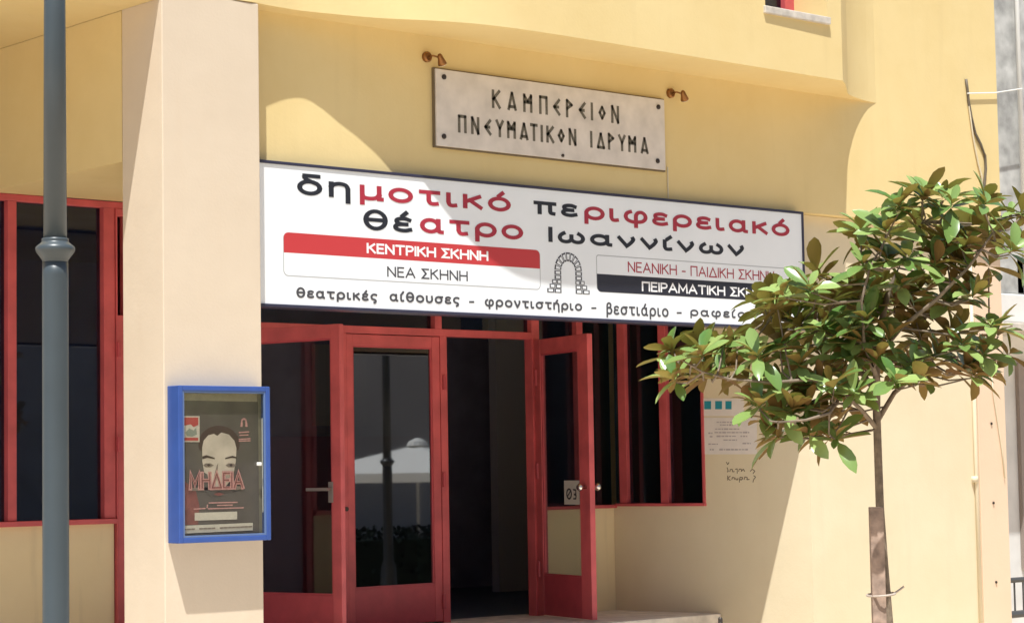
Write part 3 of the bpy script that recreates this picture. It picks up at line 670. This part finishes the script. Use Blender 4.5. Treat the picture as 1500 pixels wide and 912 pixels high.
poly('shade', [(296, 690), (303, 694), (306, 706), (318, 716), (310, 728), (298, 716)], PD, 3, fc)
poly('mouth', [(312, 723), (320, 721), (328, 723), (320, 726)], PR, 3, fc)
line('ΜΗΔΕΙΑ', 276, 358, (280, 690), (280, 718), PK, Po, wv=.024, wh=.020, gap=.3, Y=YO-.0055)
line('ΜΗΔΕΙΑ', 278, 356, (280, 692.5), (280, 715.5), PR, Po, wv=.007, wh=.007, gap=.3, Y=YO-.0085)
poly('subtitle_strip', [(278, 718.5), (278, 714), (357, 711), (357, 716)], PFS, 3)
lg = poly('logo', [(267, 647), (267, 609), (292, 609), (292, 647)], PW, 2)
poly('logo_mark', [(269, 623), (269, 611), (290, 611), (290, 622), (283, 625), (279, 621)], plain('logo_red', (.52, .09, .08), .6), 3, lg)
poly('logo_mark', [(271, 633), (277, 627), (283, 630), (287, 626), (288, 636), (281, 639), (273, 638)], plain('logo_green', (.30, .34, .28), .6), 3, lg)
poly('logo_mark', [(269, 645), (269, 640.5), (290, 640.5), (290, 645)], plain('logo_red2', (.52, .09, .08), .6), 3, lg)
b = bmesh.new(); c = cp(357, 617, YO); rr_ = .020
for k in range(7):
    a0, a1 = math.pi*k/7+.06, math.pi*(k+1)/7-.06
    panel(b, [(c[0]+r*math.cos(t), c[1]+r*math.sin(t)) for r, t in ((rr_*.5, a0), (rr_, a0), (rr_, a1), (rr_*.5, a1))], YO-.003, .001)
for sx in (-1, 1): panel(b, [(c[0]+sx*x, c[1]+z) for x, z in ((rr_*.5, -.03), (rr_*1.25, -.03), (rr_, 0), (rr_*.5, 0))][::sx], YO-.003, .001)
obj('emblem', b, PK, Po)
b = bmesh.new()
for (xa, ya, xb_, yb2) in ((350, 633, 364, 632), (351, 637, 363, 636.5), (350, 643, 366, 642), (350, 645.5, 366, 645), (306, 736, 347, 735), (284, 745, 300, 744), (303, 743, 303.5, 739), (305, 744.5, 356, 743), (318, 739.5, 340, 739)):
    stroke(b, cp(xa, ya, YO), cp(xb_, yb2, YO), .0065, YO-.003, .001)
obj('lettering', b, PK, Po)
poly('paper_strip', [(285, 762), (285, 750.5), (347, 748.5), (347, 760)], PW, 2)
ls = poly('paper_strip', [(265, 781), (265, 769.5), (370, 765), (370, 776)], PW, 2)
b = bmesh.new()
for x in range(268, 368, 6):
    if x in (286, 316): continue
    y = 775-(x-265)*.043; stroke(b, cp(x, y, YO), cp(x+4.2, y-.2, YO), .008, YO-.0045, .001)
obj('lettering', b, PFS, ls)

# ---------------------------------------------------------------- notices on the shaded wall
def notice(x0, y0, x1, y1, label, e):
    p = onf(x0, y1)
    t = thing('paper_notice', label, 'notice', p, 'paper notices by the window')
    b = bmesh.new(); fquad(b, [onf(x0, y1), onf(x1, y1-.3), onf(x1, y0+.5), onf(x0, y0)], e, .0015)
    obj('sheet', b, PAPER, t)
    return t
n1 = notice(1029, 583, 1090, 609, 'small paper notice with teal squares pasted above a larger sheet beside the window', .001)
TEAL = plain('teal_ink', (.02, .26, .33), .6)
for xa, xb in ((1032, 1042), (1048, 1058), (1063, 1072)):
    b = bmesh.new(); fquad(b, [onf(xa, 599), onf(xb, 599), onf(xb, 587), onf(xa, 587)], .003, .0006); obj('printed_square', b, TEAL, n1)
n2 = notice(1031, 611, 1109, 665, 'larger paper notice with rows of grey print pasted beside the window above pencilled graffiti', .001)
b = bmesh.new()
for xa, xb, y in ((1048, 1085, 628), (1038, 1044, 634), (1047, 1098, 633), (1040, 1044, 639), (1050, 1080, 638.5), (1085, 1095, 638.5), (1060, 1080, 644), (1038, 1052, 650), (1088, 1100, 649), (1040, 1046, 658), (1054, 1097, 658), (1050, 1078, 618), (1055, 1075, 622)):
    x = xa
    while x < xb-1:
        w_ = rr.uniform(2.2, 6.5); fstroke(b, onf(x, y), onf(min(xb, x+w_), y), rr.uniform(.008, .013), .003); x += w_+1.1
obj('print', b, plain('grey_print', (.44, .39, .38), .7), n2)
p = far(1055, 896, 15.95); b = bmesh.new(); lathe(b, (p.x, p.y, 0), [(.020, FL), (.020, FL+.012), (.016, FL+.02), (.017, FL+.045), (.011, FL+.055)], 14)
tag(obj('door_stop', b, BOLT), 'small dark door stop on the end of the entrance step', 'door stop')

# ---------------------------------------------------------------- conduits and cables on the right wall
b = bmesh.new(); p = at(1426, 560, 10.985); x_ = p.x
tube(b, [(x_, 10.985, -1.5), (x_, 10.985, 0.2), (x_+.005, 10.985, 1.86)], .017, 10); tube(b, [(x_-.02, 10.99, -.15), (x_-.02, 10.99, -.1)], .03, 8)
tag(obj('conduit', b, WIREP, smooth=True), 'thin cream painted conduit running down the pink right pillar', 'pipe')
def cab(pts, r, mat, label, Y=P1-.012, name='cable'):
    b = bmesh.new(); q = [at(x, y, Y) for x, y in pts]; tube(b, q, r, 6); return tag(obj(name, b, mat, smooth=True), label, 'cable')
cab([(1415, 116), (1417, 130), (1419, 150), (1423, 172), (1429, 196), (1437, 212), (1443, 228), (1444, 248), (1442, 268), (1441, 290)], .011, WIRE, 'thick dark cable curling down the yellow wall beside the concrete pillar')
cab([(1416, 120), (1420, 160), (1425, 198), (1428, 215), (1433, 240), (1438, 258), (1440, 285)], .007, WIREP, 'thin tan cable hanging beside the thick dark cable on the yellow wall')
b = bmesh.new(); q0 = at(1417, 137, P1-.02); q1 = at(1497, 130, P1-.02); mid_ = (q0+q1)/2+Vector((0, 0, -.015)); tube(b, [q0, mid_, q1], .006, 6)
tag(obj('cable', b, plain('white_cable', (.75, .74, .7), .6)), 'white cable strung across from the yellow wall to the concrete pillar', 'cable')
cab([(1452, 545), (1455, 575), (1462, 620), (1468, 660), (1472, 700)], .006, WIREP, 'thin tan wire slanting down the pink strip at the end of the wall', Y=10.972)

# ---------------------------------------------------------------- neighbouring building on the right
Nb = thing('neighbour_building', 'grey and white neighbouring building with weathered pillar and projecting canopy at the right edge', 'building', (17, 11.5, -1.5))
zc0, zc1 = at(1480, 472, 11.03).z, at(1480, 430, 11.03).z
xc0 = 15.0
box('wall', 15.0, 24, 11.5, 17.5, -1.5, 7.2, WALLW, Nb)
box('pillar', 14.99, at(1493, 200, 11.06).x, 11.06, 11.498, zc1+.004, 7.3, CONC, Nb, bevel=.01)
b = bmesh.new(); p = at(1494, 200, 11.03); tube(b, [(p.x+.02, 11.03, zc1+.01), (p.x+.02, 11.03, 7)], .02, 10); obj('downpipe', b, plain('white_pipe', (.75, .75, .72), .5), Nb, smooth=True)
box('upper_wall', at(1493, 200, 11.06).x+.004, 22, 11.2, 11.498, zc1+.35, 7.1, CONC, Nb)
box('canopy', xc0, 22, 11.03, 11.498, zc0, zc1, WALLW, Nb, bevel=.01)
box('canopy_lip', xc0+.002, 22, 11.0, 11.49, zc0-.07, zc0-.003, SILL, Nb, bevel=.008)
bxz = at(1490, 430, 11.1)
box('meter_box', bxz.x-.05, bxz.x+.6, 11.06, 11.19, zc1+.004, zc1+.32, plain('grey_box', (.55, .56, .56), .5), Nb, bevel=.01)
xs = at(1491, 600, 11.48).x
box('shutter', xs, xs+2.2, 11.46, 11.498, -.9, zc0-.3, plain('brown_shutter', (.30, .25, .22), .6), Nb)
b = bmesh.new(); zr = at(1488, 848, 11.2).z
tube(b, [(15.12, 11.15, zr), (18, 11.15, zr)], .022, 8); tube(b, [(15.12, 11.15, zr-.28), (18, 11.15, zr-.28)], .03, 8)
for k in range(24): tube(b, [(15.14+k*.12, 11.15, zr-.27), (15.14+k*.12, 11.15, zr)], .008, 6)
obj('railing', b, plain('dark_iron', (.06, .06, .06), .5), Nb)

# ---------------------------------------------------------------- lamp post in front
def lamp(px, D, rs, label, mat, group=None, X=None, Y=None):
    p = far(px, 450, D) if X is None else Vector((X, Y, 0)); x, y = p.x, p.y
    t = thing('lamp_post', label, 'lamp post', (x, y, -1.5), group)
    zc = far(80, 366, 9).z if X is None else .13
    k = rs
    prof = [(.135*k/.0555, -1.5), (.135*k/.0555, -1.38), (.10*k/.0555, -1.32), (.085*k/.0555, -1.05), (k*1.02, -.98), (k, zc-.10), (k*.985, zc-.045)]
    b = lathe(bmesh.new(), (x, y), prof, 40); obj('lower_pole', b, mat, t, smooth=True)
    c = [(k*.99, zc-.046), (k*1.0, zc-.040), (k*1.12, zc-.030), (k*1.30, zc-.018), (k*1.46, zc-.006), (k*1.52, zc+.004), (k*1.48, zc+.014), (k*1.30, zc+.022), (k*1.10, zc+.030), (k*1.02, zc+.036), (k*1.04, zc+.039), (k*1.04, zc+.047), (k*.90, zc+.049)]
    obj('collar', lathe(bmesh.new(), (x, y), c, 40), mat, t, smooth=True)
    obj('upper_pole', lathe(bmesh.new(), (x, y), [(k*.90, zc+.048), (k*.84, zc+.9), (k*.72, zc+2.2)], 40), mat, t, smooth=True)
    z = zc+2.2
    obj('lantern', lathe(bmesh.new(), (x, y), [(k*.8, z), (.06, z+.05), (.10, z+.08), (.17, z+.42), (.19, z+.44), (.12, z+.55), (.03, z+.62), (.01, z+.70)], 8), mat, t)
    return t
lamp(81, 9.0, .0515, 'tall grey green lamp post with ringed collar in front of the left bay', POLE)

# ---------------------------------------------------------------- young magnolia with stake
TD = 12.0
tp = far(1298, 912, TD); base = Vector((tp.x+.01, tp.y, -1.5))
Tr = thing('magnolia_tree', 'young magnolia with glossy green leaves and rusty undersides tied to a stake', 'tree', base)
BARK = plain('grey_bark', (.20, .155, .11), .85, var=.3, scale=25, bump=.5)
def pt(x, y, dd=0): return far(x, y, TD+dd)
segs = []
def limb(pts, rad, n=10):
    q = [pt(*p) for p in pts]; tube(trk, q, rad, n); segs.extend(q)
    for a_, c_ in zip(q[:-1], q[1:]): segs.append((a_+c_)/2)
trk = bmesh.new()
q = [base, pt(1298, 912), pt(1293, 830), pt(1289, 745), pt(1286, 660), pt(1284, 600), pt(1284, 545), pt(1289, 480), pt(1303, 420), pt(1330, 365), pt(1352, 325)]
tube(trk, q, [.044, .038, .031, .0225, .0215, .021, .020, .018, .015, .011, .007], 12); segs += q[5:]
for a_, c_ in zip(q[5:-1], q[6:]): segs.append((a_+c_)/2)
limb([(1285, 628), (1262, 600, -.1), (1235, 575, -.25), (1190, 555, -.35), (1130, 560, -.4), (1070, 555, -.4), (1030, 545, -.4), (995, 525, -.4)], [.014, .012, .010, .009, .008, .006, .005, .004])
limb([(1284, 575), (1255, 535, .1), (1215, 500, .2), (1170, 475, .2), (1130, 465, .2)], [.017, .015, .012, .009, .006])
limb([(1286, 615), (1310, 575, .1), (1345, 545, .2), (1395, 525, .25), (1445, 510, .3)], [.015, .013, .011, .008, .005])
limb([(1286, 520), (1320, 480, -.2), (1370, 440, -.3), (1420, 390, -.3), (1455, 340, -.3)], [.015, .012, .010, .008, .005])
limb([(1287, 560), (1265, 500, -.3), (1262, 440, -.4), (1275, 390, -.4)], [.014, .011, .008, .005])
limb([(1235, 575, -.25), (1215, 605, -.4), (1180, 615, -.5), (1140, 618, -.5)], [.010, .009, .007, .005])
spots = [(985,515),(1002,545),(1030,515),(1042,545),(1062,535),(1126,452),(1150,428),(1188,420),(1165,478),(1118,530),(1150,560),(1178,520),(1208,478),(1236,458),
         (1112,590),(1128,612),(1160,600),(1198,560),(1215,612),(1238,585),(1240,525),(1190,590),(1142,632),(1222,560),(1080,505),(1130,585),(1170,560),(1250,560),(1100,550),(1060,500),
         (1185,630),(1215,635),(1145,500),(1205,520),
         (1298,335),(1352,285),(1393,298),(1330,375),(1290,415),(1272,468),(1345,330),(1380,350),(1420,325),(1440,295),(1478,312),(1478,365),(1448,385),(1400,385),(1360,415),(1422,425),
         (1310,445),(1265,385),(1495,310),(1340,455),(1300,495),(1385,445),(1262,345),(1456,340),(1318,300),(1410,360),(1300,380),(1365,380),
         (1330,525),(1368,518),(1402,540),(1412,498),(1440,515),(1462,485),(1350,548),(1386,485),(1474,515),(1305,545),(1432,545),(1345,490),
         (1128,440),(1152,426),(1200,408),(1172,440),(1222,435),(1205,450),(1262,498),(1252,430),(1285,530),(1275,440),(1240,490),(1320,415)]
lf_ = bmesh.new(); tone = lf_.loops.layers.float_color.new('tone'); rr = random.Random(11)
cen = pt(1290, 480)
def leafmesh(o, d, n, L, Wd, curl, tn):
    d = d.normalized(); sd_ = d.cross(n).normalized(); n = sd_.cross(d).normalized()
    st = ((0, .05), (.10, .10), (.28, .33), (.50, .47), (.70, .50), (.88, .33), (1.0, .03)); rows = []
    for t, w in st:
        c = o + d*(L*t) - n*(curl*L*t*t); rows.append((lf_.verts.new(c+sd_*(w*Wd)+n*(.34*w*Wd)), lf_.verts.new(c), lf_.verts.new(c-sd_*(w*Wd)+n*(.34*w*Wd))))
    for a_, b_ in zip(rows[:-1], rows[1:]):
        for i in (0, 1):
            f = lf_.faces.new((b_[i], b_[i+1], a_[i+1], a_[i])); f.smooth = True
            for l in f.loops: l[tone] = (tn, tn, tn, 1)
centres = []
for i, (x, y) in enumerate(spots):
    for rep in range(2 if rr.random() < .82 else 1):
        dd = rr.uniform(-.45, .45)
        o = pt(x+rr.uniform(-14, 14)*(rep > 0), y+rr.uniform(-12, 12)*(rep > 0)+8, dd)
        centres.append(o)
for o in centres:
    s_ = min(segs, key=lambda p: (p-o).length + (.25 if p.z > o.z+.05 else 0))
    m_ = (s_+o)/2 + Vector((rr.uniform(-.02, .02), rr.uniform(-.02, .02), -.03))
    tube(trk, [s_, m_, o], [.006, .005, .004], 5, cap=False)
    out = (o-cen); out.z *= .4
    axis = (Vector((0, 0, 1)) + out.normalized()*rr.uniform(.15, .7) + Vector((rr.uniform(-.35, .35), rr.uniform(-.35, .35), 0))).normalized()
    e1 = axis.orthogonal().normalized(); e2 = axis.cross(e1)
    nl = rr.randint(8, 13); a0 = rr.uniform(0, 6.28)
    for k in range(nl):
        a = a0 + k*2.399
        lev = k/nl                                    # outer leaves lie flatter, inner ones stand up
        el = math.radians(rr.uniform(-34, 22) + 62*lev)
        rad = e1*math.cos(a)+e2*math.sin(a)
        d = rad*math.cos(el)+axis*math.sin(el); n = axis*math.cos(el)-rad*math.sin(el)
        n = (n + Vector((rr.uniform(-.3, .3), rr.uniform(-.3, .3), rr.uniform(-.1, .3)))).normalized()
        L = rr.choice((.12, .15, .17, .19, .215))*rr.uniform(.9, 1.1)*(1-.25*lev)
        leafmesh(o+axis*(.035*lev), d, n, L, L*rr.uniform(.37, .47), rr.uniform(-.08, .45), rr.random())
# leaf material: glossy green above, rusty felt below
m, t, bs = newmat('magnolia_leaf'); N = t.nodes.new; Lk = t.links.new
at_ = N('ShaderNodeAttribute'); at_.attribute_name = 'tone'
gr = N('ShaderNodeMix'); gr.data_type = 'RGBA'; gr.inputs[6].default_value = (.08, .18, .04, 1); gr.inputs[7].default_value = (.34, .46, .15, 1); Lk(at_.outputs['Fac'], gr.inputs[0])
br = N('ShaderNodeMix'); br.data_type = 'RGBA'; br.inputs[6].default_value = (.17, .08, .02, 1); br.inputs[7].default_value = (.27, .165, .04, 1); Lk(at_.outputs['Fac'], br.inputs[0])
ge = N('ShaderNodeNewGeometry'); mm = N('ShaderNodeMix'); mm.data_type = 'RGBA'; Lk(ge.outputs['Backfacing'], mm.inputs[0]); Lk(gr.outputs[2], mm.inputs[6]); Lk(br.outputs[2], mm.inputs[7])
Lk(mm.outputs[2], bs.inputs['Base Color'])
ro_ = N('ShaderNodeMapRange'); ro_.inputs[3].default_value = .21; ro_.inputs[4].default_value = .8; Lk(ge.outputs['Backfacing'], ro_.inputs[0]); Lk(ro_.outputs[0], bs.inputs['Roughness'])
tl = N('ShaderNodeBsdfTranslucent'); tl.inputs[0].default_value = (.22, .27, .05, 1); ms = N('ShaderNodeMixShader'); ms.inputs[0].default_value = .22
Lk(bs.outputs[0], ms.inputs[1]); Lk(tl.outputs[0], ms.inputs[2]); Lk(ms.outputs[0], t.nodes['Material Output'].inputs[0])
me = bpy.data.meshes.new('crown'); lf_.to_mesh(me); lf_.free(); link('crown', me, m, Tr)
obj('trunk', trk, BARK, Tr, smooth=True)
# stake and tie
sa = far(1283, 742, TD-.12); sb_ = far(1288, 912, TD-.12); dn = (sb_-sa).normalized(); bot = sa+dn*((sa.z+1.5)/-dn.z)
b = bmesh.new(); w = .034; vs = []
for p in (bot, sa):
    for dx, dy in ((-1, -1), (1, -1), (1, 1), (-1, 1)):
        v = RGT*(dx*w*1.05) + FWD*(dy*w*.8); vs.append(b.verts.new((p.x+v.x, p.y+v.y, p.z)))
for f in ((3,2,1,0),(4,5,6,7),(0,1,5,4),(1,2,6,5),(2,3,7,6),(3,0,4,7)): b.faces.new([vs[i] for i in f])
STK2 = plain('weathered_stake', (.30, .215, .165), .85, var=.35, scale=18, bump=.5)
tag(obj('wooden_stake', b, STK2, bevel=.004), 'short brown wooden stake standing in front of the slim magnolia trunk', 'stake')
c1, c2 = far(1286, 872, TD-.12), far(1295, 868, TD); b = bmesh.new(); loop = []
for k in range(17):
    a = 2*math.pi*k/16; m_ = (c1+c2)/2; v = RGT*(math.cos(a)*.072)+FWD*(math.sin(a)*.125); loop.append(m_+Vector((v.x, v.y, .006*math.cos(a))))
tube(b, loop, .0065, 6); tube(b, [loop[0], loop[0]+RGT*.03+Vector((0, 0, .02)), loop[0]+RGT*.05+Vector((0, 0, .035))], .006, 5)
tag(obj('tree_tie', b, plain('pale_tie', (.46, .39, .33), .7)), 'pale strap tying the magnolia trunk to the wooden stake', 'tie')

# ---------------------------------------------------------------- across the street (seen mirrored in the closed glass door)
Ob = thing('opposite_building', 'shaded grey brown building across the street, mirrored in the closed glass door', 'building', (30, -14, -1.5))
OW = plain('shaded_render', (.34, .32, .31), .9, var=.1, scale=.6)
box('wall', -30, 60, -22, -14, -1.5, 11, OW, Ob)
for k in range(16):
    x = 4+k*3.2; box('window', x, x+1.3, -14.02, -13.97, 3.2, 5.0, plain('dark_pane', (.03, .03, .04), .2), Ob)
T1 = 20.0; rx = ray(568, 690); rx = rx/rx.y
lamp(0, 0, .055, 'slim black lamp post across the street, mirrored in the closed glass door', BLACKP, X=rx.x*T1, Y=2*P2-T1)
T2 = 31.0; r1 = ray(612, 655); r1 = r1/r1.y
ap = Vector((r1.x*T2, 2*P2-T2, r1.z*T2+.05))
Um = thing('parasol', 'square off white cafe parasol across the street, mirrored in the closed glass door', 'parasol', (ap.x, ap.y, -1.5))
CAN = plain('canvas', (.78, .76, .70), .8)
b = bmesh.new(); w = 2.3; zr_ = ap.z-.50; top = b.verts.new(ap)
cs = [b.verts.new((ap.x+w*math.cos(.35+k*math.pi/2), ap.y+w*math.sin(.35+k*math.pi/2), zr_)) for k in range(4)]
lo = [b.verts.new((v.co.x, v.co.y, zr_-.16)) for v in cs]
for k in range(4): b.faces.new((top, cs[k], cs[(k+1)%4])); b.faces.new((cs[k], lo[k], lo[(k+1)%4], cs[(k+1)%4]))
obj('canopy', b, CAN, Um)
b = bmesh.new(); tube(b, [(ap.x, ap.y, -1.5), (ap.x, ap.y, ap.z-.02)], .025, 10); obj('pole', b, plain('pale_pole', (.5, .5, .5), .4), Um)
b = bmesh.new(); lathe(b, (ap.x, ap.y, 0), [(.20, ap.z-.02), (.16, ap.z+.06), (.03, ap.z+.12)], 12); obj('vent_cap', b, CAN, Um)
# clipped hedge added to hide bright ground in the mirrored view
b = bmesh.new(); hr = random.Random(3)
for k in range(5200):
    p = Vector((hr.uniform(12.5, 24), hr.uniform(3.6, 4.6), -1.5+.85*hr.random()**.6)); sz = .05
    d = Vector((hr.uniform(-1, 1), hr.uniform(-1, 1), hr.uniform(-.3, 1))).normalized(); e = d.orthogonal().normalized()*sz*.5; f = d.cross(e)
    b.faces.new([b.verts.new(v) for v in (p-e-f, p+e-f, p+e+f*1.3, p-e+f*1.3)])
bx(b, 12.7, 23.8, 3.75, 4.45, -1.5, -.80)
tag(obj('blocker', b, plain('blocker_green', (.012, .018, .016), .95, spec=.05, var=.3, scale=6)), 'low clipped dark hedge of leaves added to darken the door reflection', 'blocker')
